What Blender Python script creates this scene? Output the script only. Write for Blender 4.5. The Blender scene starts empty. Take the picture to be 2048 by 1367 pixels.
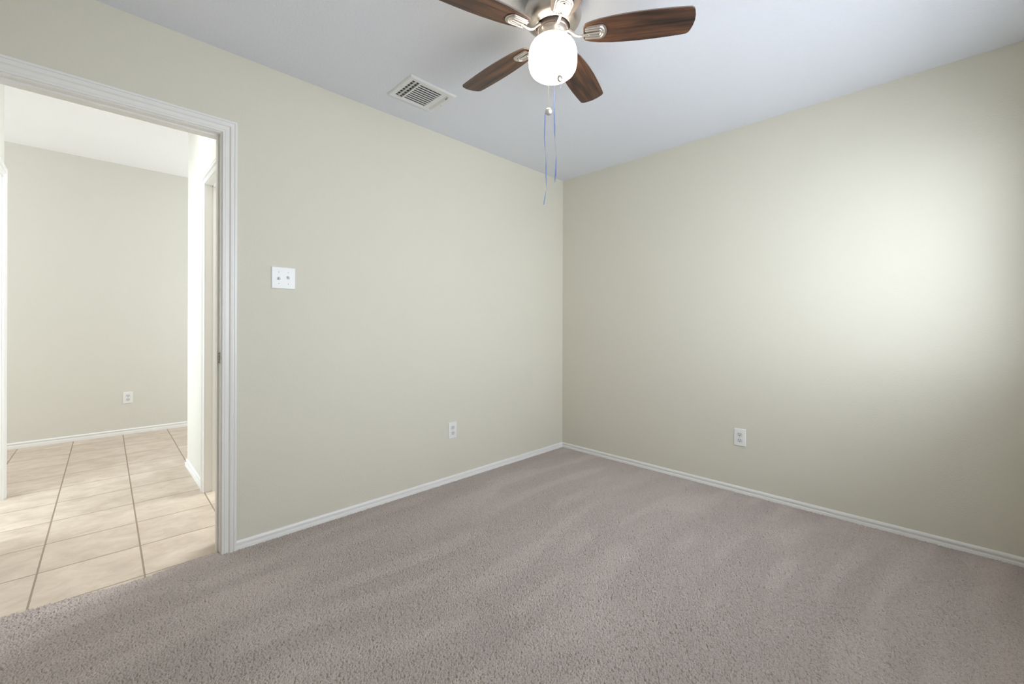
import bpy, math, random
import numpy as np
from mathutils import Vector, Matrix
random.seed(4)
S = bpy.context.scene
COL = S.collection
PI = math.pi

# ------------------------------------------------------------------ camera
F_PX, HY, YAW, ROLL = 846.13, 651.32, 0.7799, 0.003
CAM = Vector((-3.0720, -2.4440, 1.1076))
fwd = Vector((math.sin(YAW), math.cos(YAW), 0))
rgt = Vector((math.cos(YAW), -math.sin(YAW), 0))
up = Vector((0, 0, 1))
r2 = math.cos(ROLL) * rgt + math.sin(ROLL) * up
u2 = -math.sin(ROLL) * rgt + math.cos(ROLL) * up
cd = bpy.data.cameras.new('camera')
cam = bpy.data.objects.new('camera', cd)
COL.objects.link(cam)
m = Matrix((r2, u2, -fwd)).transposed().to_4x4()
m.translation = CAM
cam.matrix_world = m
cd.sensor_width = 36.0
cd.sensor_fit = 'HORIZONTAL'
cd.lens = F_PX / 2048 * 36.0
cd.shift_y = -(1367 / 2 - HY) / 2048
cd.clip_start = 0.02
S.camera = cam

# ------------------------------------------------------------------ world, exposure
S.view_settings.view_transform = 'Standard'
S.view_settings.look = 'None'
S.view_settings.gamma = 1.0
S.view_settings.use_curve_mapping = False
S.view_settings.exposure = 0.0
w = bpy.data.worlds.new('sky')
S.world = w
w.use_nodes = True
w.node_tree.nodes['Background'].inputs[0].default_value = (0.62, 0.78, 1.0, 1)
w.node_tree.nodes['Background'].inputs[1].default_value = 0.35
try:
    S.cycles.use_denoising = True
    S.cycles.max_bounces = 12
    S.cycles.diffuse_bounces = 8
    S.cycles.sample_clamp_indirect = 6.0
    S.cycles.caustics_reflective = False
    S.cycles.caustics_refractive = False
except Exception:
    pass


def area_light(name, loc, direction, sx, sy, power, color):
    ld = bpy.data.lights.new(name, 'AREA')
    ld.shape = 'RECTANGLE'
    ld.size, ld.size_y = sx, sy
    ld.energy = power
    ld.color = color
    o = bpy.data.objects.new(name, ld)
    o.location = loc
    o.rotation_euler = Vector(direction).to_track_quat('-Z', 'Z').to_euler()
    COL.objects.link(o)
    return o


# daylight behind the blind of the bedroom window, daylight of the rooms off the hall, and two added fill lamps
WX0, WX1, WZ0, WZ1, WY = -2.30, -0.40, 0.92, 2.01, -2.84
area_light('window_daylight', ((WX0 + WX1) / 2, WY - 0.135, (WZ0 + WZ1) / 2), (0, 1, 0),
           WX1 - WX0, WZ1 - WZ0, 68, (0.86, 0.93, 1.0))
area_light('side_room_daylight', (-4.75, 1.05, 1.45), (1, 0, 0), 1.3, 1.3, 56, (0.78, 0.90, 1.0))
area_light('hall_fill_light', (-2.95, 0.9, 2.69), (0, 0, -1), 0.4, 0.4, 7, (0.92, 0.96, 1.0))  # unseen lamp, added to brighten the upper wall end and hall floor
area_light('far_room_daylight', (-0.35, 2.6, 1.5), (-1, 0, 0), 1.3, 1.5, 47, (0.86, 0.93, 1.0))
area_light('far_room_daylight_west', (-6.0, 2.6, 1.5), (1, 0, 0), 1.3, 1.5, 47, (0.86, 0.93, 1.0))
area_light('small_room_fill_light', (-1.4, 0.85, 2.6), (0, 0, -1), 0.5, 0.5, 58, (0.90, 0.95, 1.0))  # added lamp, out of view, so the jamb of the right hall door is lit


# ------------------------------------------------------------------ materials
def new_mat(name):
    mt = bpy.data.materials.new(name)
    mt.use_nodes = True
    nt = mt.node_tree
    return mt, nt, nt.nodes['Principled BSDF']


def simple(name, col, rough=0.5, metal=0.0, spec=0.5):
    mt, nt, b = new_mat(name)
    b.inputs['Base Color'].default_value = (*col, 1)
    b.inputs['Roughness'].default_value = rough
    b.inputs['Metallic'].default_value = metal
    b.inputs['Specular IOR Level'].default_value = spec
    return mt


def N(nt, t, **kw):
    n = nt.nodes.new(t)
    for k, v in kw.items():
        if k.startswith('i_'):
            n.inputs[k[2:].replace('_', ' ')].default_value = v
        else:
            setattr(n, k, v)
    return n


def paint(name, col, scale, strength, rough=0.6, var=0.02):
    """rolled paint over orange-peel drywall texture"""
    mt, nt, b = new_mat(name)
    L = nt.links.new
    tc = N(nt, 'ShaderNodeTexCoord')
    n1 = N(nt, 'ShaderNodeTexNoise', i_Scale=scale, i_Detail=3.0, i_Roughness=0.55)
    n2 = N(nt, 'ShaderNodeTexNoise', i_Scale=1.3, i_Detail=2.0)
    L(tc.outputs['Object'], n1.inputs['Vector'])
    L(tc.outputs['Object'], n2.inputs['Vector'])
    rmp = N(nt, 'ShaderNodeMapRange')
    rmp.inputs['From Min'].default_value = 0.35
    rmp.inputs['From Max'].default_value = 0.65
    L(n1.outputs['Fac'], rmp.inputs['Value'])
    bp = N(nt, 'ShaderNodeBump', i_Strength=strength, i_Distance=0.0016)
    L(rmp.outputs['Result'], bp.inputs['Height'])
    L(bp.outputs['Normal'], b.inputs['Normal'])
    mx = N(nt, 'ShaderNodeMix', data_type='RGBA')
    mx.inputs['A'].default_value = (*[c * (1 - var) for c in col], 1)
    mx.inputs['B'].default_value = (*[min(1, c * (1 + var)) for c in col], 1)
    L(n2.outputs['Fac'], mx.inputs['Factor'])
    L(mx.outputs['Result'], b.inputs['Base Color'])
    b.inputs['Roughness'].default_value = rough
    b.inputs['Specular IOR Level'].default_value = 0.25
    return mt


M = {}
M['wall'] = paint('sage_beige_paint', (0.680, 0.652, 0.565), 140, 0.22)
M['hall_wall'] = paint('hall_beige_paint', (0.68, 0.665, 0.61), 140, 0.22)
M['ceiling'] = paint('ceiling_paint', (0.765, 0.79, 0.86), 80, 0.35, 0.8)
M['hall_ceiling'] = paint('hall_ceiling_paint', (0.80, 0.79, 0.78), 80, 0.3, 0.8)
M['trim'] = simple('white_semigloss_trim', (0.80, 0.79, 0.775), 0.35)
M['plastic'] = simple('white_plastic', (0.80, 0.80, 0.80), 0.35)
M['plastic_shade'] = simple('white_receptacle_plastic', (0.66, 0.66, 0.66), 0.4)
M['slot'] = simple('dark_slot', (0.05, 0.05, 0.05), 0.8)
M['screw'] = simple('screw_paint', (0.45, 0.45, 0.44), 0.4, 0.3)
M['nickel'] = simple('brushed_nickel', (0.60, 0.55, 0.51), 0.38, 1.0)
M['bright_nickel'] = simple('bright_nickel', (0.76, 0.73, 0.71), 0.36, 1.0)
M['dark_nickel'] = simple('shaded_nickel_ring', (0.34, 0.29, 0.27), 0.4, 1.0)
M['strike'] = simple('aged_brass_strike', (0.50, 0.46, 0.40), 0.4, 0.8)
M['vent'] = simple('white_vent_enamel', (0.78, 0.78, 0.79), 0.4)
M['duct'] = simple('dark_duct', (0.03, 0.03, 0.035), 0.8)
M['ribbon'] = simple('blue_ribbon', (0.11, 0.165, 0.33), 0.4)
M['chain'] = simple('dull_bead_chain', (0.30, 0.28, 0.26), 0.5, 0.6)
M['string'] = simple('white_string', (0.75, 0.75, 0.78), 0.6)
M['blind'] = simple('white_blind', (0.85, 0.85, 0.85), 0.5)

# lit opal glass of the fan lamp
mt, nt, b = new_mat('lit_opal_glass')
b.inputs['Base Color'].default_value = (0.9, 0.88, 0.82, 1)
b.inputs['Roughness'].default_value = 0.25
b.inputs['Emission Color'].default_value = (1.0, 0.88, 0.69, 1)
b.inputs['Emission Strength'].default_value = 9.0
M['globe'] = mt

# walnut blades: grain runs along local x
mt, nt, b = new_mat('walnut_blade')
L = nt.links.new
tc = N(nt, 'ShaderNodeTexCoord')
mp = N(nt, 'ShaderNodeMapping')
mp.inputs['Scale'].default_value = (3.5, 75, 75)
oi = N(nt, 'ShaderNodeObjectInfo')
L(tc.outputs['Object'], mp.inputs['Vector'])
ad = N(nt, 'ShaderNodeVectorMath', operation='ADD')
mulr = N(nt, 'ShaderNodeVectorMath', operation='SCALE')
cmb = N(nt, 'ShaderNodeCombineXYZ')
L(oi.outputs['Random'], cmb.inputs[0]); L(oi.outputs['Random'], cmb.inputs[1])
L(cmb.outputs[0], mulr.inputs[0]); mulr.inputs['Scale'].default_value = 40
L(mp.outputs[0], ad.inputs[0]); L(mulr.outputs[0], ad.inputs[1])
g1 = N(nt, 'ShaderNodeTexNoise', i_Scale=1.0, i_Detail=5.0, i_Roughness=0.6, i_Distortion=0.6)
L(ad.outputs[0], g1.inputs['Vector'])
mp2 = N(nt, 'ShaderNodeMapping')
mp2.inputs['Scale'].default_value = (4.0, 22, 22)
L(tc.outputs['Object'], mp2.inputs['Vector'])
ad2 = N(nt, 'ShaderNodeVectorMath', operation='ADD')
L(mp2.outputs[0], ad2.inputs[0]); L(mulr.outputs[0], ad2.inputs[1])
g2 = N(nt, 'ShaderNodeTexNoise', i_Scale=1.0, i_Detail=3.0)
L(ad2.outputs[0], g2.inputs['Vector'])
mixn = N(nt, 'ShaderNodeMix', data_type='FLOAT')
mixn.inputs['Factor'].default_value = 0.5
L(g1.outputs['Fac'], mixn.inputs['A']); L(g2.outputs['Fac'], mixn.inputs['B'])
cr = N(nt, 'ShaderNodeValToRGB')
cr.color_ramp.elements[0].position = 0.36; cr.color_ramp.elements[0].color = (0.016, 0.010, 0.0085, 1)
cr.color_ramp.elements[1].position = 0.66; cr.color_ramp.elements[1].color = (0.17, 0.072, 0.034, 1)
e = cr.color_ramp.elements.new(0.5); e.color = (0.068, 0.032, 0.020, 1)
L(mixn.outputs[0], cr.inputs['Fac'])
L(cr.outputs['Color'], b.inputs['Base Color'])
b.inputs['Roughness'].default_value = 0.42
M['walnut'] = mt
M['blade_edge'] = simple('grey_blade_edge', (0.22, 0.18, 0.155), 0.6)

# carpet
mt, nt, b = new_mat('taupe_carpet')
L = nt.links.new
tc = N(nt, 'ShaderNodeTexCoord')
at = N(nt, 'ShaderNodeAttribute', attribute_name='pile')
n1 = N(nt, 'ShaderNodeTexNoise', i_Scale=520.0, i_Detail=3.0)
L(tc.outputs['Object'], n1.inputs['Vector'])
mx = N(nt, 'ShaderNodeMix', data_type='RGBA')
mx.inputs['A'].default_value = (0.438, 0.380, 0.348, 1)
mx.inputs['B'].default_value = (0.538, 0.469, 0.432, 1)
L(at.outputs['Fac'], mx.inputs['Factor'])
mx2 = N(nt, 'ShaderNodeMix', data_type='RGBA', blend_type='MULTIPLY')
mx2.inputs['Factor'].default_value = 1.0
r = N(nt, 'ShaderNodeMapRange')
r.inputs['To Min'].default_value = 0.50
r.inputs['To Max'].default_value = 1.46
L(n1.outputs['Fac'], r.inputs['Value'])
cc = N(nt, 'ShaderNodeCombineColor')
for k in range(3):
    L(r.outputs[0], cc.inputs[k])
L(mx.outputs['Result'], mx2.inputs['A']); L(cc.outputs[0], mx2.inputs['B'])
L(mx2.outputs['Result'], b.inputs['Base Color'])
b.inputs['Roughness'].default_value = 0.95
b.inputs['Specular IOR Level'].default_value = 0.1
b.inputs['Sheen Weight'].default_value = 0.15
M['carpet'] = mt

# hall tile: 345 mm ceramic with grout lines
mt, nt, b = new_mat('beige_ceramic_tile')
L = nt.links.new
tc = N(nt, 'ShaderNodeTexCoord')
sp = N(nt, 'ShaderNodeSeparateXYZ')
L(tc.outputs['Object'], sp.inputs[0])


def math_(op, a, b_=None, c=None):
    n = nt.nodes.new('ShaderNodeMath'); n.operation = op
    for i, v in enumerate((a, b_, c)):
        if v is None:
            continue
        if isinstance(v, (int, float)):
            n.inputs[i].default_value = v
        else:
            L(v, n.inputs[i])
    return n.outputs[0]


TP = 0.3455
ux = math_('MULTIPLY_ADD', sp.outputs[1], -0.0148, sp.outputs[0])
ux = math_('DIVIDE', math_('ADD', ux, 2.909 + 20 * TP), TP)
uy = math_('DIVIDE', math_('ADD', sp.outputs[1], 20 * TP - 0.030), TP)
dx = math_('ABSOLUTE', math_('SUBTRACT', math_('FRACT', math_('ADD', ux, 0.5)), 0.5))
dy = math_('ABSOLUTE', math_('SUBTRACT', math_('FRACT', math_('ADD', uy, 0.5)), 0.5))
dmin = math_('MINIMUM', dx, dy)
groove = N(nt, 'ShaderNodeMapRange', interpolation_type='SMOOTHSTEP')
groove.inputs['From Min'].default_value = 0.0085
groove.inputs['From Max'].default_value = 0.0115
L(dmin, groove.inputs['Value'])
cell = N(nt, 'ShaderNodeCombineXYZ')
L(math_('FLOOR', ux), cell.inputs[0]); L(math_('FLOOR', uy), cell.inputs[1])
wn = N(nt, 'ShaderNodeTexWhiteNoise', noise_dimensions='3D')
L(cell.outputs[0], wn.inputs['Vector'])
sc = N(nt, 'ShaderNodeVectorMath', operation='SCALE'); sc.inputs['Scale'].default_value = 7.0
L(wn.outputs['Color'], sc.inputs[0])
vadd = N(nt, 'ShaderNodeVectorMath', operation='ADD')
L(tc.outputs['Object'], vadd.inputs[0]); L(sc.outputs[0], vadd.inputs[1])
mpp = N(nt, 'ShaderNodeMapping'); mpp.inputs['Scale'].default_value = (1.0, 1.35, 1)
L(vadd.outputs[0], mpp.inputs['Vector'])
tn = N(nt, 'ShaderNodeTexNoise', i_Scale=7.0, i_Detail=9.0, i_Roughness=0.66, i_Distortion=0.5)
L(mpp.outputs[0], tn.inputs['Vector'])
tr = N(nt, 'ShaderNodeValToRGB')
tr.color_ramp.elements[0].position = 0.33; tr.color_ramp.elements[0].color = (0.47, 0.378, 0.300, 1)
tr.color_ramp.elements[1].position = 0.68; tr.color_ramp.elements[1].color = (0.62, 0.532, 0.438, 1)
L(tn.outputs['Fac'], tr.inputs['Fac'])
hv = N(nt, 'ShaderNodeMix', data_type='RGBA', blend_type='MULTIPLY')
hv.inputs['Factor'].default_value = 1.0
rr = N(nt, 'ShaderNodeMapRange'); rr.inputs['To Min'].default_value = 0.95; rr.inputs['To Max'].default_value = 1.04
L(wn.outputs['Value'], rr.inputs['Value'])
c3 = N(nt, 'ShaderNodeCombineColor')
for k in range(3):
    L(rr.outputs[0], c3.inputs[k])
L(tr.outputs['Color'], hv.inputs['A']); L(c3.outputs[0], hv.inputs['B'])
fin = N(nt, 'ShaderNodeMix', data_type='RGBA')
fin.inputs['A'].default_value = (0.27, 0.205, 0.145, 1)
L(hv.outputs['Result'], fin.inputs['B']); L(groove.outputs[0], fin.inputs['Factor'])
L(fin.outputs['Result'], b.inputs['Base Color'])
bp = N(nt, 'ShaderNodeBump', i_Strength=0.5, i_Distance=0.002)
hsum = math_('MULTIPLY_ADD', tn.outputs['Fac'], 0.25, groove.outputs[0])
L(hsum, bp.inputs['Height']); L(bp.outputs['Normal'], b.inputs['Normal'])
b.inputs['Roughness'].default_value = 0.42
b.inputs['Specular IOR Level'].default_value = 0.4
M['tile'] = mt


# ------------------------------------------------------------------ mesh helpers
class G:
    def __init__(self):
        self.v, self.f, self.mi = [], [], []

    def _add(self, vs, fs, mi=0):
        o = len(self.v)
        self.v += [tuple(p) for p in vs]
        self.f += [tuple(i + o for i in f) for f in fs]
        self.mi += [mi] * len(fs)
        return self

    def box(self, x0, x1, y0, y1, z0, z1, mi=0):
        vs = [(x, y, z) for x in (x0, x1) for y in (y0, y1) for z in (z0, z1)]
        fs = [(0, 1, 3, 2), (4, 6, 7, 5), (0, 4, 5, 1), (2, 3, 7, 6), (0, 2, 6, 4), (1, 5, 7, 3)]
        return self._add(vs, fs, mi)

    def rbox(self, mat, x0, x1, y0, y1, z0, z1, mi=0):
        vs = [mat @ Vector((x, y, z)) for x in (x0, x1) for y in (y0, y1) for z in (z0, z1)]
        fs = [(0, 1, 3, 2), (4, 6, 7, 5), (0, 4, 5, 1), (2, 3, 7, 6), (0, 2, 6, 4), (1, 5, 7, 3)]
        return self._add(vs, fs, mi)

    def lathe(self, prof, n=48, cx=0, cy=0, mi=0):
        vs, fs = [], []
        for r_, z in prof:
            for k in range(n):
                a = 2 * PI * k / n
                vs.append((cx + r_ * math.cos(a), cy + r_ * math.sin(a), z))
        for i in range(len(prof) - 1):
            for k in range(n):
                k2 = (k + 1) % n
                fs.append((i * n + k, i * n + k2, (i + 1) * n + k2, (i + 1) * n + k))
        if prof[0][0] > 1e-5:
            fs.append(tuple(range(n - 1, -1, -1)))
        if prof[-1][0] > 1e-5:
            fs.append(tuple((len(prof) - 1) * n + k for k in range(n)))
        return self._add(vs, fs, mi)

    def tube(self, pts, r_, n=8, flat=1.0, mi=0):
        pts = [Vector(p) for p in pts]
        rs = r_ if isinstance(r_, (list, tuple)) else [r_] * len(pts)
        vs, fs = [], []
        ref = None
        for i, p in enumerate(pts):
            t = (pts[min(i + 1, len(pts) - 1)] - pts[max(i - 1, 0)]).normalized()
            if ref is None:
                ref = Vector((0, 0, 1)) if abs(t.z) < 0.9 else Vector((1, 0, 0))
            a = (ref - t * ref.dot(t)).normalized()
            ref = a
            c = t.cross(a)
            for k in range(n):
                th = 2 * PI * k / n
                vs.append(p + a * (rs[i] * flat * math.cos(th)) + c * (rs[i] * math.sin(th)))
        for i in range(len(pts) - 1):
            for k in range(n):
                k2 = (k + 1) % n
                fs.append((i * n + k, i * n + k2, (i + 1) * n + k2, (i + 1) * n + k))
        fs.append(tuple(range(n - 1, -1, -1)))
        fs.append(tuple((len(pts) - 1) * n + k for k in range(n)))
        return self._add(vs, fs, mi)

    def prism(self, outline, z0, z1, mi=0, mi_side=None):
        n = len(outline)
        vs = [(x, y, z0) for x, y in outline] + [(x, y, z1) for x, y in outline]
        self._add(vs, [tuple(range(n - 1, -1, -1)), tuple(range(n, 2 * n))], mi)
        o = len(self.v) - 2 * n
        fs = [(o + k, o + (k + 1) % n, o + n + (k + 1) % n, o + n + k) for k in range(n)]
        self.f += fs
        self.mi += [mi if mi_side is None else mi_side] * n
        return self

    def sweep(self, path_pts, closed_profile=True, mi=0):
        """path_pts: list of rings (same length) -> skin"""
        n = len(path_pts[0])
        vs = [p for ring in path_pts for p in ring]
        fs = []
        for i in range(len(path_pts) - 1):
            for k in range(n if closed_profile else n - 1):
                k2 = (k + 1) % n
                fs.append((i * n + k, i * n + k2, (i + 1) * n + k2, (i + 1) * n + k))
        fs.append(tuple(range(n - 1, -1, -1)))
        fs.append(tuple((len(path_pts) - 1) * n + k for k in range(n)))
        return self._add(vs, fs, mi)

    def sphere(self, c, r_, n=8, sz=1.0, mi=0):
        prof = [(max(1e-6, r_ * math.sin(PI * i / n)), c[2] - r_ * sz * math.cos(PI * i / n)) for i in range(n + 1)]
        return self.lathe(prof, n * 2 if n > 4 else 6, c[0], c[1], mi)

    def xf(self, mat):
        self.v = [tuple(mat @ Vector(p)) for p in self.v]
        return self

    def build(self, name, mats, parent=None, smooth=False, bevel=0.0, seg=2, angle=35):
        me = bpy.data.meshes.new(name)
        me.from_pydata(self.v, [], self.f)
        if not isinstance(mats, (list, tuple)):
            mats = [mats]
        for q in mats:
            me.materials.append(q)
        if len(mats) > 1:
            me.polygons.foreach_set('material_index', self.mi)
        import bmesh
        bm = bmesh.new(); bm.from_mesh(me)
        bmesh.ops.recalc_face_normals(bm, faces=bm.faces)
        bm.to_mesh(me); bm.free()
        if smooth:
            me.polygons.foreach_set('use_smooth', [True] * len(me.polygons))
            try:
                me.set_sharp_from_angle(angle=math.radians(angle))
            except Exception:
                pass
        o = bpy.data.objects.new(name, me)
        COL.objects.link(o)
        if parent is not None:
            o.parent = parent
        if bevel > 0:
            md = o.modifiers.new('bevel', 'BEVEL')
            md.width = bevel; md.segments = seg; md.limit_method = 'ANGLE'; md.angle_limit = math.radians(40)
        return o


def structure(o):
    o['kind'] = 'structure'
    return o


def tag(o, label, cat, group=None):
    o['label'] = label
    o['category'] = cat
    if group:
        o['group'] = group
    return o


def thing(name, loc, label, cat, group=None, rotz=0.0):
    o = bpy.data.objects.new(name, None)
    o.empty_display_size = 0.05
    o.location = loc
    o.rotation_euler = (0, 0, rotz)
    COL.objects.link(o)
    return tag(o, label, cat, group)


# ------------------------------------------------------------------ shell of the bedroom
TH = 0.11            # partition thickness
HB, HH = 2.44, 2.72  # bedroom and hall ceiling heights
XD = -3.56           # wall beside the door
JX0, JX1, JZ = -3.395, -2.635, 2.036   # clear door opening
X0, X1, OZ = JX0 - 0.018, JX1 + 0.018, JZ + 0.018

g = G()
g.box(X1, 0.0, 0, TH, -0.05, HH)
g.box(X0, X1, 0, TH, OZ, HH)
g.box(XD, X0, 0, TH, -0.05, HH)
structure(g.build('wall_left', M['wall']))
structure(G().box(0, 0.12, WY - 0.12, TH, -0.05, HH).build('wall_right', M['wall']))
g = G()
g.box(XD, WX0, WY - 0.12, WY, -0.05, HB)
g.box(WX1, 0, WY - 0.12, WY, -0.05, HB)
g.box(WX0, WX1, WY - 0.12, WY, -0.05, WZ0)
g.box(WX0, WX1, WY - 0.12, WY, WZ1, HB)
structure(g.build('wall_back', M['wall']))
structure(G().box(XD - 0.12, XD, WY - 0.12, TH, -0.05, HB).build('wall_front', M['wall']))
structure(G().box(XD - 0.12, 0, WY - 0.12, 0, HB, HB + 0.1).build('ceiling', M['ceiling']))

# window frame and open slats of its blind (behind the photographer's right shoulder)
g = G()
fy0, fy1 = WY - 0.12, WY - 0.005
g.box(WX0, WX0 + 0.02, fy0, fy1, WZ0, WZ1)
g.box(WX1 - 0.02, WX1, fy0, fy1, WZ0, WZ1)
g.box(WX0 + 0.02, WX1 - 0.02, fy0, fy1, WZ1 - 0.02, WZ1)
g.box(WX0 + 0.02, WX1 - 0.02, fy0, fy1, WZ0, WZ0 + 0.02)
win = structure(g.build('window_1', M['trim']))
g = G()
nsl = 23
for k in range(nsl):
    z = WZ0 + 0.045 + k * (WZ1 - WZ0 - 0.09) / (nsl - 1)
    mt4 = Matrix.Translation(((WX0 + WX1) / 2, WY - 0.06, z)) @ Matrix.Rotation(math.radians(-4), 4, 'X')
    hw = (WX1 - WX0) / 2 - 0.025
    g.rbox(mt4, -hw, hw, -0.014, 0.014, -0.0013, 0.0013)
g.build('blind_slats', M['blind'], win)

# ------------------------------------------------------------------ carpet
EDGE_X = [-3.40, -3.32, -3.19, -3.03, -2.91, -2.81, -2.70, -2.63]
EDGE_Y = [0.046, 0.044, 0.030, 0.000, -0.005, 0.013, 0.027, 0.030]
CELL = 0.0020


def carpet():
    x0, x1, y0, y1 = XD, 0.0, WY, 0.05
    nx = int((x1 - x0) / CELL) + 1
    ny = int((y1 - y0) / CELL) + 1
    xs = np.linspace(x0, x1, nx)
    ys = np.linspace(y0, y1, ny)
    X, Y = np.meshgrid(xs, ys, indexing='ij')
    rng = np.random.RandomState(7)

    def vnoise(px, py, seed):
        rg = np.random.RandomState(seed)
        T = rg.rand(256, 256)
        ix, iy = np.floor(px).astype(int), np.floor(py).astype(int)
        fx, fy = px - ix, py - iy
        fx, fy = fx * fx * (3 - 2 * fx), fy * fy * (3 - 2 * fy)
        a = T[ix % 256, iy % 256]; b_ = T[(ix + 1) % 256, iy % 256]
        c = T[ix % 256, (iy + 1) % 256]; d = T[(ix + 1) % 256, (iy + 1) % 256]
        return (a * (1 - fx) + b_ * fx) * (1 - fy) + (c * (1 - fx) + d * fx) * fy

    # jittered tufts about 7 mm apart
    P = 0.0047
    jx, jy, jh = rng.rand(512, 512), rng.rand(512, 512), rng.rand(512, 512)
    gx, gy = (X - x0) / P, (Y - y0) / P
    ix, iy = np.floor(gx).astype(int), np.floor(gy).astype(int)
    H = np.zeros_like(X)
    for ox in (-1, 0, 1):
        for oy in (-1, 0, 1):
            cx_, cy_ = ix + ox, iy + oy
            tx = cx_ + jx[cx_ % 512, cy_ % 512]
            ty = cy_ + jy[cx_ % 512, cy_ % 512]
            hh = jh[cx_ % 512, cy_ % 512]
            hh = np.where(hh < 0.13, 0.15, 0.74 + 0.26 * hh)
            d2 = (gx - tx) ** 2 + (gy - ty) ** 2
            H = np.maximum(H, hh * np.clip(1 - d2 / 0.85, 0, 1) ** 0.6)
    H = H * 0.0150
    # broad unevenness and vacuum strokes running along x
    wob = vnoise(X * 1.1 + 3, Y * 1.1 + 9, 3) * 0.9
    st = vnoise(X * 1.25 + 20, (Y + 0.12 * wob) * 7.5 + 40, 5)
    st2 = vnoise(X * 2.3 + 70, (Y + 0.2 * wob) * 12 + 10, 8)
    bl = vnoise(X * 2.0 + 11, Y * 2.0 + 31, 12)
    s2 = np.clip((st2 - 0.45) / 0.35, 0, 1)
    pile = np.clip(0.38 + 0.4 * (st - 0.5) + 0.5 * s2 * s2 * (3 - 2 * s2) + 0.25 * (bl - 0.5), 0, 1)
    Z = -0.0120 + H + 0.0025 * (pile - 0.5)
    # ragged cut edge inside the doorway, tucked edge under the baseboards
    edge = np.interp(X, EDGE_X, EDGE_Y) + 0.010 * (vnoise(X * 60, X * 0 + 5, 21) - 0.5) + 0.010 * (vnoise(X * 170, X * 0 + 2, 22) - 0.5)
    indoor = (X > JX0 + 0.004) & (X < JX1 - 0.004)
    Z = Z + 0.005 * np.clip((Y + 0.06) / 0.06, 0, 1) * indoor
    Z = np.where((Y > edge) & indoor, -0.03, Z)
    idx = np.arange(nx * ny).reshape(nx, ny)
    q = np.stack([idx[:-1, :-1], idx[1:, :-1], idx[1:, 1:], idx[:-1, 1:]], -1).reshape(-1, 4)
    yc = np.broadcast_to(ys[None, :-1], (nx - 1, ny - 1)).reshape(-1)
    xc = np.broadcast_to(xs[:-1, None], (nx - 1, ny - 1)).reshape(-1)
    keep = (yc < -0.002) | ((xc > JX0 + 0.002) & (xc < JX1 - 0.006))
    q = q[keep]
    me = bpy.data.meshes.new('floor')
    nv, nf = nx * ny, len(q)
    me.vertices.add(nv)
    me.vertices.foreach_set('co', np.stack([X, Y, Z], -1).astype(np.float32).reshape(-1))
    me.loops.add(nf * 4)
    me.loops.foreach_set('vertex_index', q.astype(np.int32).reshape(-1))
    me.polygons.add(nf)
    me.polygons.foreach_set('loop_start', np.arange(0, nf * 4, 4, dtype=np.int32))
    me.polygons.foreach_set('use_smooth', np.ones(nf, dtype=bool))
    a = me.attributes.new('pile', 'FLOAT', 'POINT')
    a.data.foreach_set('value', pile.astype(np.float32).reshape(-1))
    me.update(calc_edges=True)
    me.validate()
    me.materials.append(M['carpet'])
    o = bpy.data.objects.new('floor', me)
    COL.objects.link(o)
    return structure(o)


carpet()

# ------------------------------------------------------------------ trim profiles
BASE = [(0.0, 0.0), (0.014, 0.0), (0.014, 0.46), (0.0128, 0.52), (0.0100, 0.545), (0.0045, 0.555), (0.0040, 0.66),
        (0.0085, 0.69), (0.0095, 0.75), (0.0085, 0.86), (0.0055, 0.96), (0.003, 1.0), (0.0, 1.0)]


def baseboard(name, path, z0, h):
    """path: floor points of the wall face; the room is on the left of travel"""
    rings = []
    P = [Vector((x, y)) for x, y in path]
    for i, p in enumerate(P):
        ns = []
        if i > 0:
            d = (P[i] - P[i - 1]).normalized(); ns.append(Vector((-d.y, d.x)))
        if i < len(P) - 1:
            d = (P[i + 1] - P[i]).normalized(); ns.append(Vector((-d.y, d.x)))
        if len(ns) == 2:
            n = (ns[0] + ns[1]); n = n / (1 + ns[0].dot(ns[1]))
        else:
            n = ns[0]
        rings.append([(p.x + n.x * d_, p.y + n.y * d_, z0 + t * h) for d_, t in BASE])
    return structure(G().sweep(rings).build(name, M['trim'], smooth=True, angle=30))


CX = JX1 + 0.004     # inner edge of the bedroom casing, right leg
CW = 0.060
baseboard('baseboard_left', [(0, 0), (CX + CW, 0)], -0.016, 0.057)
baseboard('baseboard_right', [(0, WY), (0, 0)], -0.016, 0.057)
baseboard('baseboard_back', [(XD, WY), (0, WY)], -0.016, 0.057)
baseboard('baseboard_front', [(XD, 0), (XD, WY)], -0.016, 0.057)

CAS = [(0.0, 0.0), (0.0, 0.0085), (0.002, 0.0105), (0.006, 0.0108), (0.0075, 0.0090), (0.0100, 0.0090), (0.0115, 0.0108), (0.022, 0.0112),
       (0.0275, 0.0108), (0.0295, 0.0125), (0.0325, 0.0180), (0.0345, 0.0188), (0.045, 0.0188), (0.0462, 0.0155), (0.0488, 0.0155), (0.050, 0.0192),
       (0.058, 0.0192), (0.060, 0.0170), (0.060, 0.0)]


def casing(name, xl, xr, zt, z0, mapf, parent=None):
    rings = []
    for kind in range(4):
        ring = []
        for u, d in CAS:
            if kind == 0: a, z = xr + u, z0
            elif kind == 1: a, z = xr + u, zt + u
            elif kind == 2: a, z = xl - u, zt + u
            else: a, z = xl - u, z0
            ring.append(mapf(a, d, z))
        rings.append(ring)
    return G().sweep(rings).build(name, M['trim'], parent, smooth=True, angle=25)


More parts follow.
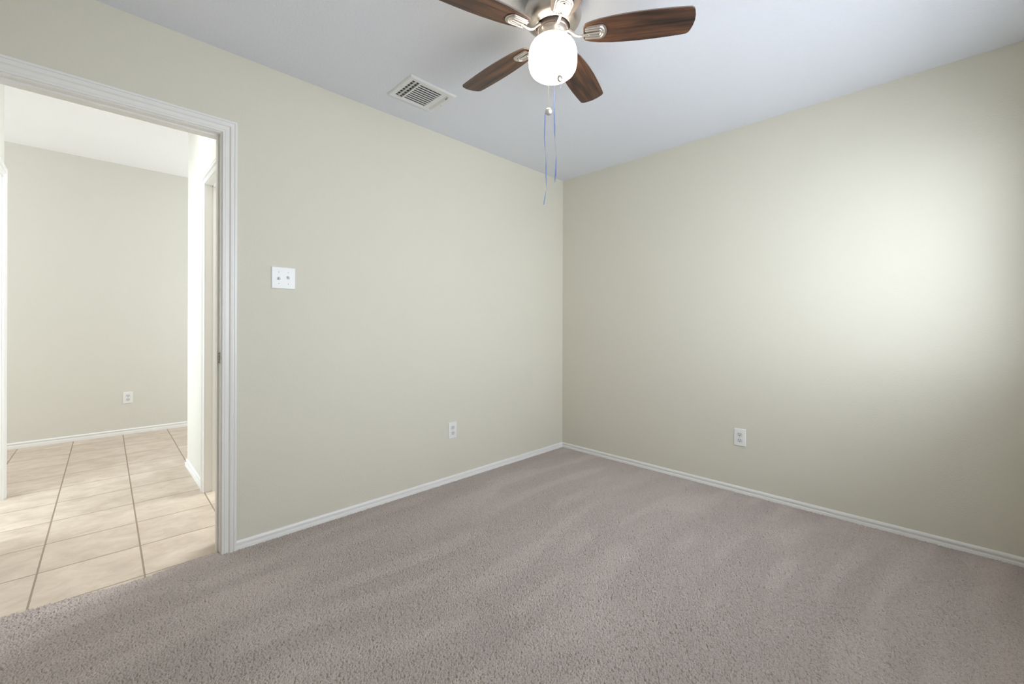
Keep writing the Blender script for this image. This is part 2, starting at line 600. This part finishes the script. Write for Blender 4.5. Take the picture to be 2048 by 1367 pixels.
# door_1: cased opening from the bedroom into the hall
g = G()
g.box(JX1, X1, 0, TH, -0.02, OZ)
g.box(X0, JX0, 0, TH, -0.02, OZ)
g.box(JX0, JX1, 0, TH, JZ, OZ)
d1 = structure(g.build('door_1', M['trim']))
casing('casing', JX0 - 0.004, JX1 + 0.004, JZ + 0.004, -0.012, lambda a, d, z: (a, -d, z), d1)
casing('casing', JX0 - 0.004, JX1 + 0.004, JZ + 0.004, -0.012, lambda a, d, z: (a, TH + d, z), d1)
g = G()
g.box(JX1 - 0.008, JX1, 0.037, 0.075, -0.01, JZ)
g.box(JX0, JX0 + 0.008, 0.037, 0.075, -0.01, JZ)
g.box(JX0 + 0.008, JX1 - 0.008, 0.037, 0.075, JZ - 0.008, JZ)
g.build('door_stop', M['trim'], d1)
# strike plate with curved lip
g = G()
SZ = 0.948
g.box(JX1 - 0.0016, JX1 + 0.001, 0.004, 0.034, SZ - 0.029, SZ + 0.029)
g.tube([(JX1 - 0.0012, 0.006, SZ), (JX1 - 0.0010, -0.002, SZ), (JX1 + 0.0015, -0.0085, SZ)], 0.016, 4, 0.06)
sp_ = g.build('strike_plate', M['strike'], d1, bevel=0.0006)
sp_['label'] = 'metal latch strike plate'
g = G()
g.box(JX1 - 0.0021, JX1 - 0.0014, 0.012, 0.026, SZ - 0.013, SZ + 0.013)
g.build('latch_hole', M['slot'], sp_)
g = G()
for dz in (-0.021, 0.021):
    g.sphere((JX1 - 0.0016, 0.019, SZ + dz), 0.0035, 5)
g.build('plate_screw', M['slot'], sp_)

# ------------------------------------------------------------------ hall and the room beyond
XS, SY0, SY1 = -2.544, 0.966, 1.725      # wall end on the right of the hall
XL, LY1 = -3.485, 1.815                  # wall corner on the left of the hall
FY = 3.348                               # far wall
g = G().box(-6.2, 0.0, 0.06, FY + 0.1, -0.06, 0.0)
g.prism([(-2.60, 0.06), (-3.43, 0.06), (-3.43, 0.040)] + [(x, y - 0.012) for x, y in zip(EDGE_X, EDGE_Y)] + [(-2.60, 0.018)], -0.06, 0.0)
structure(g.build('floor_hall', M['tile']))
structure(G().box(-6.2, 0.12, TH, FY + 0.1, HH, HH + 0.1).build('ceiling_hall', M['hall_ceiling']))
structure(G().box(-6.2, 0.12, FY, FY + 0.12, -0.05, HH).build('wall_hall_far', M['hall_wall']))
D2Y0, D2Z = 0.20, 2.035
g = G()
g.box(XS, XS + TH, SY0 + 0.018, SY1, -0.02, HH)
g.box(XS, XS + TH, D2Y0 - 0.018, SY0 + 0.018, D2Z + 0.018, HH)
g.box(XS, XS + TH, TH, D2Y0 - 0.018, -0.02, HH)
g.box(XS + TH, 0.0, SY1 - TH, SY1, -0.02, HH)
structure(g.build('wall_hall_right', M['hall_wall']))
D3Y0, D3Y1 = 0.93, 1.70
g = G()
g.box(XL - TH, XL, D3Y1 + 0.018, LY1, -0.02, HH)
g.box(XL - TH, XL, D3Y0 - 0.018, D3Y1 + 0.018, D2Z + 0.018, HH)
g.box(XL - TH, XL, TH, D3Y0 - 0.018, -0.02, HH)
g.box(-6.2, XL - TH, LY1 - TH, LY1, -0.02, HH)
structure(g.build('wall_hall_left', M['hall_wall']))
g = G()
g.box(-5.02, -4.9, 0, LY1 - TH, -0.02, HH)
g.box(-4.9, XD - 0.12, 0, TH, -0.02, HH)
structure(g.build('wall_side_room', M['hall_wall']))
structure(G().box(-6.32, -6.2, LY1 - TH, FY + 0.12, -0.05, HH).build('wall_hall_west', M['hall_wall']))


def hall_door(name, y0, y1, x, sgn):
    """cased opening in a wall whose hall face is x; sgn = +1 when the hall lies at larger x"""
    g = G()
    xa, xb = (x - TH, x) if sgn > 0 else (x, x + TH)
    g.box(xa, xb, y1, y1 + 0.018, 0, D2Z + 0.018)
    g.box(xa, xb, y0 - 0.018, y0, 0, D2Z + 0.018)
    g.box(xa, xb, y0, y1, D2Z, D2Z + 0.018)
    d = structure(g.build(name, M['trim']))
    casing('casing', y0 - 0.004, y1 + 0.004, D2Z + 0.004, 0.0, lambda a, q, z: (x + sgn * q, a, z), d)
    xm = (xa + xb) / 2
    g = G()
    g.box(xm - 0.018, xm + 0.018, y1 - 0.009, y1, 0, D2Z)
    g.box(xm - 0.018, xm + 0.018, y0, y0 + 0.009, 0, D2Z)
    g.box(xm - 0.018, xm + 0.018, y0, y1, D2Z - 0.009, D2Z)
    g.build('door_stop', M['trim'], d)
    return d


hall_door('door_2', D2Y0, SY0, XS, -1)
hall_door('door_3', D3Y0, D3Y1, XL, +1)
baseboard('baseboard_hall_far', [(0.0, FY), (-6.2, FY)], 0.0, 0.055)
baseboard('baseboard_hall_right', [(0.0, SY1), (XS, SY1), (XS, SY0 + CW + 0.004)][::-1], 0.0, 0.055)
baseboard('baseboard_hall_left', [(XL, D3Y1 + CW + 0.004), (XL, LY1), (-6.2, LY1)][::-1], 0.0, 0.055)


# ------------------------------------------------------------------ wall plates
def plate_matrix(center, normal):
    z = Vector((0, 0, 1)); n = Vector(normal); x = z.cross(n)
    mm = Matrix((x, n, z)).transposed().to_4x4()   # local x: along wall, y: out of wall, z: up
    mm.translation = center
    return mm


def rounded(w_, h_, r_, n=5):
    pts = []
    for cx_, cz, a0 in ((w_ / 2 - r_, h_ / 2 - r_, 0), (-w_ / 2 + r_, h_ / 2 - r_, 90), (-w_ / 2 + r_, -h_ / 2 + r_, 180), (w_ / 2 - r_, -h_ / 2 + r_, 270)):
        for k in range(n + 1):
            a = math.radians(a0 + 90 * k / n)
            pts.append((cx_ + r_ * math.cos(a), cz + r_ * math.sin(a)))
    return pts


def yprism(outline, y0, y1, taper=0.0):
    g = G()
    n = len(outline)
    cx_ = sum(p[0] for p in outline) / n; cz = sum(p[1] for p in outline) / n
    vs = [(x, y0, z) for x, z in outline]
    vs += [(x, y0 + (y1 - y0) * 0.55, z) for x, z in outline]
    hx = max(abs(p[0] - cx_) for p in outline); hz = max(abs(p[1] - cz) for p in outline)
    vs += [(cx_ + (x - cx_) * (1 - taper / hx), y1, cz + (z - cz) * (1 - taper / hz)) for x, z in outline]
    fs = [tuple(range(n)), tuple(range(3 * n - 1, 2 * n - 1, -1))]
    for j in range(2):
        for k in range(n):
            fs.append((j * n + k, j * n + (k + 1) % n, (j + 1) * n + (k + 1) % n, (j + 1) * n + k))
    g._add(vs, fs)
    return g


def disc_y(cx_, cz, r_, y0, y1, n=12):
    return [(cx_ + r_ * math.cos(2 * PI * k / n), cz + r_ * math.sin(2 * PI * k / n)) for k in range(n)], y0, y1


def outlet(center, normal, label):
    root = thing('electrical_outlet', center, label, 'outlet', 'duplex wall outlets')
    R_ = plate_matrix((0, 0, 0), normal)
    yprism(rounded(0.072, 0.115, 0.004), 0.0, 0.006, 0.003).xf(R_).build('plate', M['plastic'], root)
    for s in (1, -1):
        cz = 0.0195 * s
        out = []
        for k in range(24):
            a = 2 * PI * k / 24
            out.append((0.0172 * math.cos(a), cz + max(-0.0135, min(0.0135, 0.0172 * math.sin(a)))))
        rc = yprism(out, 0.0035, 0.0078, 0.0008).xf(R_).build('receptacle', M['plastic_shade'], root)
        g = G()
        for dx_ in (-0.0065, 0.0065):
            g.box(dx_ - 0.0012, dx_ + 0.0012, 0.0075, 0.0081, cz + 0.000, cz + 0.0085)
        o_, a_, b_ = disc_y(0, cz - 0.0062, 0.0028, 0.0075, 0.0082)
        q = yprism(o_, a_, b_)
        g._add(q.v, q.f)
        g.xf(R_).build('socket_slot', M['slot'], rc)
    o_, a_, b_ = disc_y(0, 0, 0.003, 0.0055, 0.0072)
    yprism(o_, a_, b_, 0.001).xf(R_).build('plate_screw', M['screw'], root)
    return root


outlet((-1.2505, 0, 0.363), (0, -1, 0), 'white duplex outlet low on the left wall near the room corner')
outlet((0, -1.507, 0.3685), (-1, 0, 0), 'white duplex outlet low on the right-hand wall above its baseboard')
outlet((-2.822, FY, 0.369), (0, -1, 0), 'small white duplex outlet on the far wall seen through the doorway')

# two-gang light switch
sw = thing('light_switch', (-2.3585, 0, 1.3565), 'white two-toggle light switch plate beside the door casing', 'light switch')
R_ = plate_matrix((0, 0, 0), (0, -1, 0))
yprism(rounded(0.1165, 0.115, 0.004), 0.0, 0.0065, 0.0035).xf(R_).build('plate', M['plastic'], sw)
for sx, upd in ((-0.023, -1), (0.023, 1)):     # local +x points to the photo's left or right, see plate_matrix
    g = G()
    g.box(sx - 0.0052, sx + 0.0052, 0.0060, 0.0068, -0.0122, 0.0122)
    g.xf(R_).build('toggle_opening', M['screw'], sw)
    g = G()
    mt4 = Matrix.Translation((sx, 0.006, 0)) @ Matrix.Rotation(math.radians(32 * upd), 4, 'X')
    g.rbox(mt4, -0.0046, 0.0046, -0.002, 0.0145, -0.0042, 0.0042)
    tg = g.xf(R_).build('toggle', M['plastic'], sw, bevel=0.001)
    tg['label'] = 'toggle tipped ' + ('up' if upd > 0 else 'down')
    for dz in (-0.030, 0.030):
        o_, a_, b_ = disc_y(sx, dz, 0.0028, 0.0055, 0.0075)
        yprism(o_, a_, b_, 0.001).xf(R_).build('plate_screw', M['screw'], sw)

# ------------------------------------------------------------------ ceiling register
vx0, vx1, vy0, vy1 = -1.878, -1.576, -0.470, -0.214
vr = thing('ceiling_vent', ((vx0 + vx1) / 2, (vy0 + vy1) / 2, HB), 'white metal air vent with louvres set in the ceiling by the fan', 'vent')
vc = Vector(((vx0 + vx1) / 2, (vy0 + vy1) / 2, 0))
ox0, ox1, oy0, oy1 = -1.846, -1.604, -0.438, -0.240      # louvred opening
T = Matrix.Translation((-vc.x, -vc.y, 0))
g = G()
ri = [(ox0, oy0), (ox1, oy0), (ox1, oy1), (ox0, oy1)]
ro = [(vx0, vy0), (vx1, vy0), (vx1, vy1), (vx0, vy1)]


def rect_off(rc_, d):
    (a, b_), (c, _), (_, e_), _ = rc_
    return [(a - d, b_ - d), (c + d, b_ - d), (c + d, e_ + d), (a - d, e_ + d)]


rings = [[(x, y, 0.0) for x, y in ro], [(x, y, -0.004) for x, y in rect_off(ro, -0.001)],
         [(x, y, -0.0095) for x, y in rect_off(ro, -0.007)], [(x, y, -0.0085) for x, y in rect_off(ri, 0.004)],
         [(x, y, -0.0075) for x, y in ri], [(x, y, 0.0) for x, y in ri]]
vs = [p for r_ in rings for p in r_]
fs = []
for i in range(len(rings) - 1):
    for k in range(4):
        fs.append((i * 4 + k, i * 4 + (k + 1) % 4, (i + 1) * 4 + (k + 1) % 4, (i + 1) * 4 + k))
g._add(vs, fs)
g.xf(T).build('frame', M['vent'], vr)
G().box(ox0, ox1, oy0, oy1, -0.0012, -0.0004).xf(T).build('duct_opening', M['duct'], vr)
# dividers between the three banks belong to the face plate
for x in (-1.7985, -1.6500):
    G().box(x - 0.0045, x + 0.0045, oy0, oy1, -0.0085, -0.002).xf(T).build('divider', M['vent'], vr)
g = G()
nl = 9
for k in range(nl + 1):
    y = oy0 + 0.006 + k * (oy1 - oy0 - 0.012) / nl
    mt4 = Matrix.Translation((0, y, -0.0062)) @ Matrix.Rotation(math.radians(11), 4, 'X')
    g.rbox(mt4, -1.794, -1.6545, -0.0070, 0.0070, -0.0007, 0.0007)
g.xf(T).build('louver', M['vent'], vr)
g = G()
for x in (-1.8245,):
    mt4 = Matrix.Translation((x, 0, -0.0060)) @ Matrix.Rotation(math.radians(52), 4, 'Y')
    g.rbox(mt4, -0.0045, 0.0045, oy0, oy1, -0.0007, 0.0007)
g.xf(T).build('louver', M['vent'], vr)
g = G()
for x, tilt in ((-1.634, 8), (-1.613, 30)):
    mt4 = Matrix.Translation((x, 0, -0.0060)) @ Matrix.Rotation(math.radians(tilt), 4, 'Y')
    g.rbox(mt4, -0.0105, 0.0105, oy0, oy1, -0.0006, 0.0006)
g.xf(T).build('louver', M['vent'], vr)
g = G()
g.tube([(-1.613, -0.425, -0.006), (-1.613, -0.425, -0.014), (-1.619, -0.416, -0.0165)], 0.0022, 6)
g.xf(T).build('damper_lever', M['slot'], vr)
for x, y in ((-1.589, -0.329), (-1.863, -0.345)):
    g = G()
    g.lathe([(0.0001, -0.0112), (0.0026, -0.0106), (0.003, -0.0085)], 10, x, y)
    g.xf(T).build('screw', M['screw'], vr, smooth=True)
g = G()
for k in range(7):
    y = oy0 + 0.02 + k * 0.026
    g.box(-1.845, -1.800, y, y + 0.010, -0.0022, -0.0013)
g.xf(T).build('damper_blade', M['screw'], vr)

# ------------------------------------------------------------------ ceiling fan
FX, FYc = -1.755, -1.342
fan = thing('ceiling_fan', (FX, FYc, HB), 'brushed nickel ceiling fan with five walnut blades and a lit white globe', 'ceiling fan')
zc = lambda z: z - HB
g = G()
g.lathe([(0.094, 0.0), (0.098, zc(2.432)), (0.101, zc(2.415)), (0.106, zc(2.395)), (0.1135, zc(2.378)), (0.1150, zc(2.365)),
         (0.1140, zc(2.350)), (0.1085, zc(2.335)), (0.0985, zc(2.324)), (0.086, zc(2.318)), (0.0745, zc(2.3155)), (0.0705, zc(2.3125)),
         (0.0685, zc(2.3125)), (0.0665, zc(2.3165)), (0.066, zc(2.335))], 72)
g.build('motor_housing', M['nickel'], fan, smooth=True, angle=50)
g = G()
g.lathe([(0.0635, zc(2.336)), (0.0635, zc(2.300)), (0.061, zc(2.2965)), (0.050, zc(2.2965))], 48)
g.build('flywheel', M['dark_nickel'], fan, smooth=True)
g = G()
g.lathe([(0.045, zc(2.300)), (0.0555, zc(2.298)), (0.0575, zc(2.293)), (0.0575, zc(2.285)), (0.0535, zc(2.279)), (0.0500, zc(2.270)),
         (0.0485, zc(2.258)), (0.0485, zc(2.250))], 48)
fit = g.build('light_fitter', M['nickel'], fan, smooth=True, angle=50)
for a in (20, 140, 260):
    a = math.radians(a)
    g = G().sphere((0.0515 * math.cos(a), 0.0515 * math.sin(a), zc(2.2655)), 0.0042, 6)
    g.build('thumb_screw', M['bright_nickel'], fit, smooth=True)
g = G()
g.lathe([(0.046, zc(2.2615)), (0.058, zc(2.2600)), (0.071, zc(2.2540)), (0.082, zc(2.2440)), (0.0905, zc(2.2300)), (0.0958, zc(2.2130)),
         (0.0975, zc(2.196)), (0.0975, zc(2.174)), (0.0962, zc(2.158)), (0.0925, zc(2.1435)), (0.0850, zc(2.1310)), (0.0735, zc(2.1215)),
         (0.058, zc(2.1155)), (0.035, zc(2.1130)), (0.0001, zc(2.1125))], 72)
g.build('glass_shade', M['globe'], fan, smooth=True, angle=80)

# blade outline in its own frame (x outward from the hub, y across)
top = [(0.122, 0.026), (0.128, 0.038), (0.150, 0.046), (0.185, 0.054), (0.235, 0.0605), (0.290, 0.0645), (0.345, 0.0660),
       (0.400, 0.0655), (0.455, 0.0635), (0.500, 0.0610), (0.520, 0.0590), (0.5290, 0.0535), (0.5340, 0.0440), (0.5400, 0.0230), (0.5425, 0.0)]
outl = top + [(x, -y) for x, y in reversed(top[:-1])]
BZ = zc(2.279)


def iron_mesh():
    """arm from the flywheel plus the U-shaped foot under the blade, in the blade's frame (z=0 is blade mid-plane)"""
    g = G()
    foot = []
    for k in range(13):
        a = math.radians(-90 + 180 * k / 12)
        foot.append((0.186 + 0.027 * math.cos(a), 0.034 * math.sin(a)))
    foot = [(0.132, -0.030)] + foot + [(0.132, 0.030)]
    g.prism(foot, -0.0068, -0.0034)
    return g


def ridge_mesh(off, r_):
    pts = [(0.128, -off * 0.92, -0.0085)]
    for k in range(11):
        a = math.radians(-90 + 180 * k / 10)
        pts.append((0.182 + off * 0.8 * math.cos(a), off * math.sin(a), -0.0085))
    pts.append((0.128, off * 0.92, -0.0085))
    return G().tube(pts, r_, 8, 0.75)


def arm_mesh():
    pts = [(0.054, 0, 0.018), (0.066, 0, 0.015), (0.078, 0, 0.004), (0.090, 0, -0.009), (0.104, 0, -0.0155), (0.120, 0, -0.0155),
           (0.140, 0, -0.0125), (0.165, 0, -0.0110), (0.186, 0, -0.0095)]
    return G().tube(pts, [0.008, 0.0075, 0.007, 0.0065, 0.0062, 0.0060, 0.0058, 0.0055, 0.0045], 10, 0.8)


proto = None
for i in range(5):
    ang = math.radians(305.26 + 72 * i + (2.5 if i == 3 else 0))
    lift = 0.009 if i == 3 else 0.0      # this blade hangs a little higher than the others
    mtx = Matrix.Translation((0, 0, BZ + lift)) @ Matrix.Rotation(ang, 4, 'Z') @ Matrix.Rotation(math.radians(-10), 4, 'X')
    mty = Matrix.Translation((0, 0, BZ + lift)) @ Matrix.Rotation(ang, 4, 'Z') @ Matrix.Rotation(math.radians(-10), 4, 'X')
    if proto is None:
        bl = G().prism(outl, -0.003, 0.003, 0, 1).build('blade', [M['walnut'], M['blade_edge']], fan, bevel=0.0012)
        ir = arm_mesh().build('blade_iron', M['bright_nickel'], fan, smooth=True, angle=60)
        parts = [iron_mesh().build('iron_foot', M['nickel'], ir, bevel=0.001),
                 ridge_mesh(0.0245, 0.0042).build('iron_ridge', M['bright_nickel'], ir, smooth=True, angle=60),
                 ridge_mesh(0.0135, 0.0038).build('iron_ridge', M['bright_nickel'], ir, smooth=True, angle=60)]
        for sx_, sy_ in ((0.146, 0.0), (0.199, 0.0)):
            parts.append(G().sphere((sx_, sy_, -0.0085 if sx_ > 0.19 else -0.016), 0.0038, 5).build('screw', M['dark_nickel'], ir, smooth=True))
        proto = (bl, ir, parts)
    else:
        b0, i0, p0 = proto
        bl = b0.copy(); COL.objects.link(bl); bl.parent = fan
        ir = i0.copy(); COL.objects.link(ir); ir.parent = fan
        for q in p0:
            c = q.copy(); COL.objects.link(c); c.parent = ir
    bl.matrix_local = mtx
    ir.matrix_local = mty


def chain(p0s, name):
    """bead chain through world points"""
    P = [Vector(p) - Vector((FX, FYc, HB)) for p in p0s]
    g = G()
    g.tube(P, 0.00055, 5)
    for a, b_ in zip(P[:-1], P[1:]):
        n = max(1, int((b_ - a).length / 0.0042))
        for k in range(n):
            g.sphere(a.lerp(b_, k / n), 0.0013, 4)
    return g.build(name, M['chain'], fan, smooth=True)


def fob_mesh(center, facing, r_, thick):
    g = G()
    prof = [(0.0001, thick), (r_ * 0.45, thick * 0.95), (r_ * 0.78, thick * 0.72), (r_ * 0.96, thick * 0.25), (r_, 0.0), (r_ * 0.96, -thick * 0.25),
            (r_ * 0.8, -thick * 0.6), (0.0001, -thick * 0.7)]
    g.lathe(prof, 28)
    q = Vector(facing).to_track_quat('Z', 'Y').to_matrix().to_4x4()
    q.translation = Vector(center) - Vector((FX, FYc, HB))
    return g.xf(q)


cA = chain([(-1.790, -1.388, 2.268), (-1.806, -1.408, 2.258), (-1.8205, -1.4315, 2.238), (-1.8215, -1.4335, 2.20), (-1.820, -1.432, 2.058)], 'pull_chain')
fa = fob_mesh((-1.820, -1.432, 2.043), (-0.15, -0.9, -0.25), 0.0125, 0.0055).build('chain_fob', M['nickel'], cA, smooth=True)
g = G()
o3 = Vector((FX, FYc, HB))
g.tube([Vector(p) - o3 for p in ((-1.8195, -1.4325, 2.031), (-1.817, -1.434, 2.022), (-1.8175, -1.434, 2.012), (-1.8195, -1.4325, 2.0055))], 0.0011, 5)
g.build('string_tail', M['string'], cA)
cB = chain([(-1.735, -1.305, 2.27), (-1.712, -1.287, 2.25), (-1.7062, -1.279, 2.225), (-1.7062, -1.279, 2.028)], 'pull_chain')
fob_mesh((-1.7062, -1.279, 2.013), (-0.6, -0.7, -0.55), 0.0155, 0.006).build('chain_fob', M['bright_nickel'], cB, smooth=True)


def ribbon(name, pts, label):
    """pts: (x, y, z, half width, twist in degrees) in metres"""
    g = G()
    vs, fs = [], []
    P = [Vector(p[:3]) for p in pts]
    for i, p in enumerate(P):
        a = math.radians(pts[i][4])
        wv = Vector((math.cos(a), math.sin(a), 0))
        nv = Vector((-math.sin(a), math.cos(a), 0)) * 0.00025
        hw = pts[i][3]
        vs += [p + wv * hw + nv, p - wv * hw + nv, p - wv * hw - nv, p + wv * hw - nv]
    for i in range(len(P) - 1):
        for k in range(4):
            fs.append((i * 4 + k, i * 4 + (k + 1) % 4, (i + 1) * 4 + (k + 1) % 4, (i + 1) * 4 + k))
    fs += [(3, 2, 1, 0), tuple(len(vs) - 4 + k for k in range(4))]
    g._add(vs, fs)
    return tag(g.build(name, M['ribbon'], smooth=True), label, 'ribbon', 'blue ribbons tied to the fan chain')


ribbon('ribbon', [
    (-1.7128, -1.2707, 2.0120, 0.00260, -20), (-1.7158, -1.2677, 2.0014, 0.00260, -40), (-1.7165, -1.2671, 1.9570, 0.00260, -35),
    (-1.7171, -1.2664, 1.9041, 0.00234, -30), (-1.7158, -1.2677, 1.8618, 0.00182, 10), (-1.7132, -1.2703, 1.8343, 0.00169, 40),
    (-1.7124, -1.2711, 1.7878, 0.00208, -30), (-1.7123, -1.2712, 1.7412, 0.00260, -45), (-1.7113, -1.2722, 1.7032, 0.00195, 20),
    (-1.7118, -1.2717, 1.6820, 0.00156, 45), (-1.7151, -1.2684, 1.6566, 0.00208, -30), (-1.7186, -1.2649, 1.6206, 0.00208, -40)],
       'longer blue ribbon hanging from the round silver chain fob')
ribbon('ribbon', [
    (-1.6860, -1.2902, 2.1547, 0.00065, 0), (-1.6845, -1.2916, 2.1165, 0.00078, 20), (-1.6847, -1.2914, 2.0762, 0.00156, -20),
    (-1.6840, -1.2922, 2.0125, 0.00312, -45), (-1.6829, -1.2932, 1.9341, 0.00312, -40), (-1.6820, -1.2942, 1.9044, 0.00182, 20),
    (-1.6801, -1.2960, 1.8704, 0.00143, 50), (-1.6779, -1.2982, 1.8280, 0.00169, 30), (-1.6784, -1.2977, 1.8004, 0.00286, -30),
    (-1.6798, -1.2963, 1.7516, 0.00364, -45), (-1.6813, -1.2948, 1.7304, 0.00208, -40), (-1.6819, -1.2943, 1.7134, 0.00065, -40)],
       'shorter straight blue ribbon hanging from behind the lit globe')
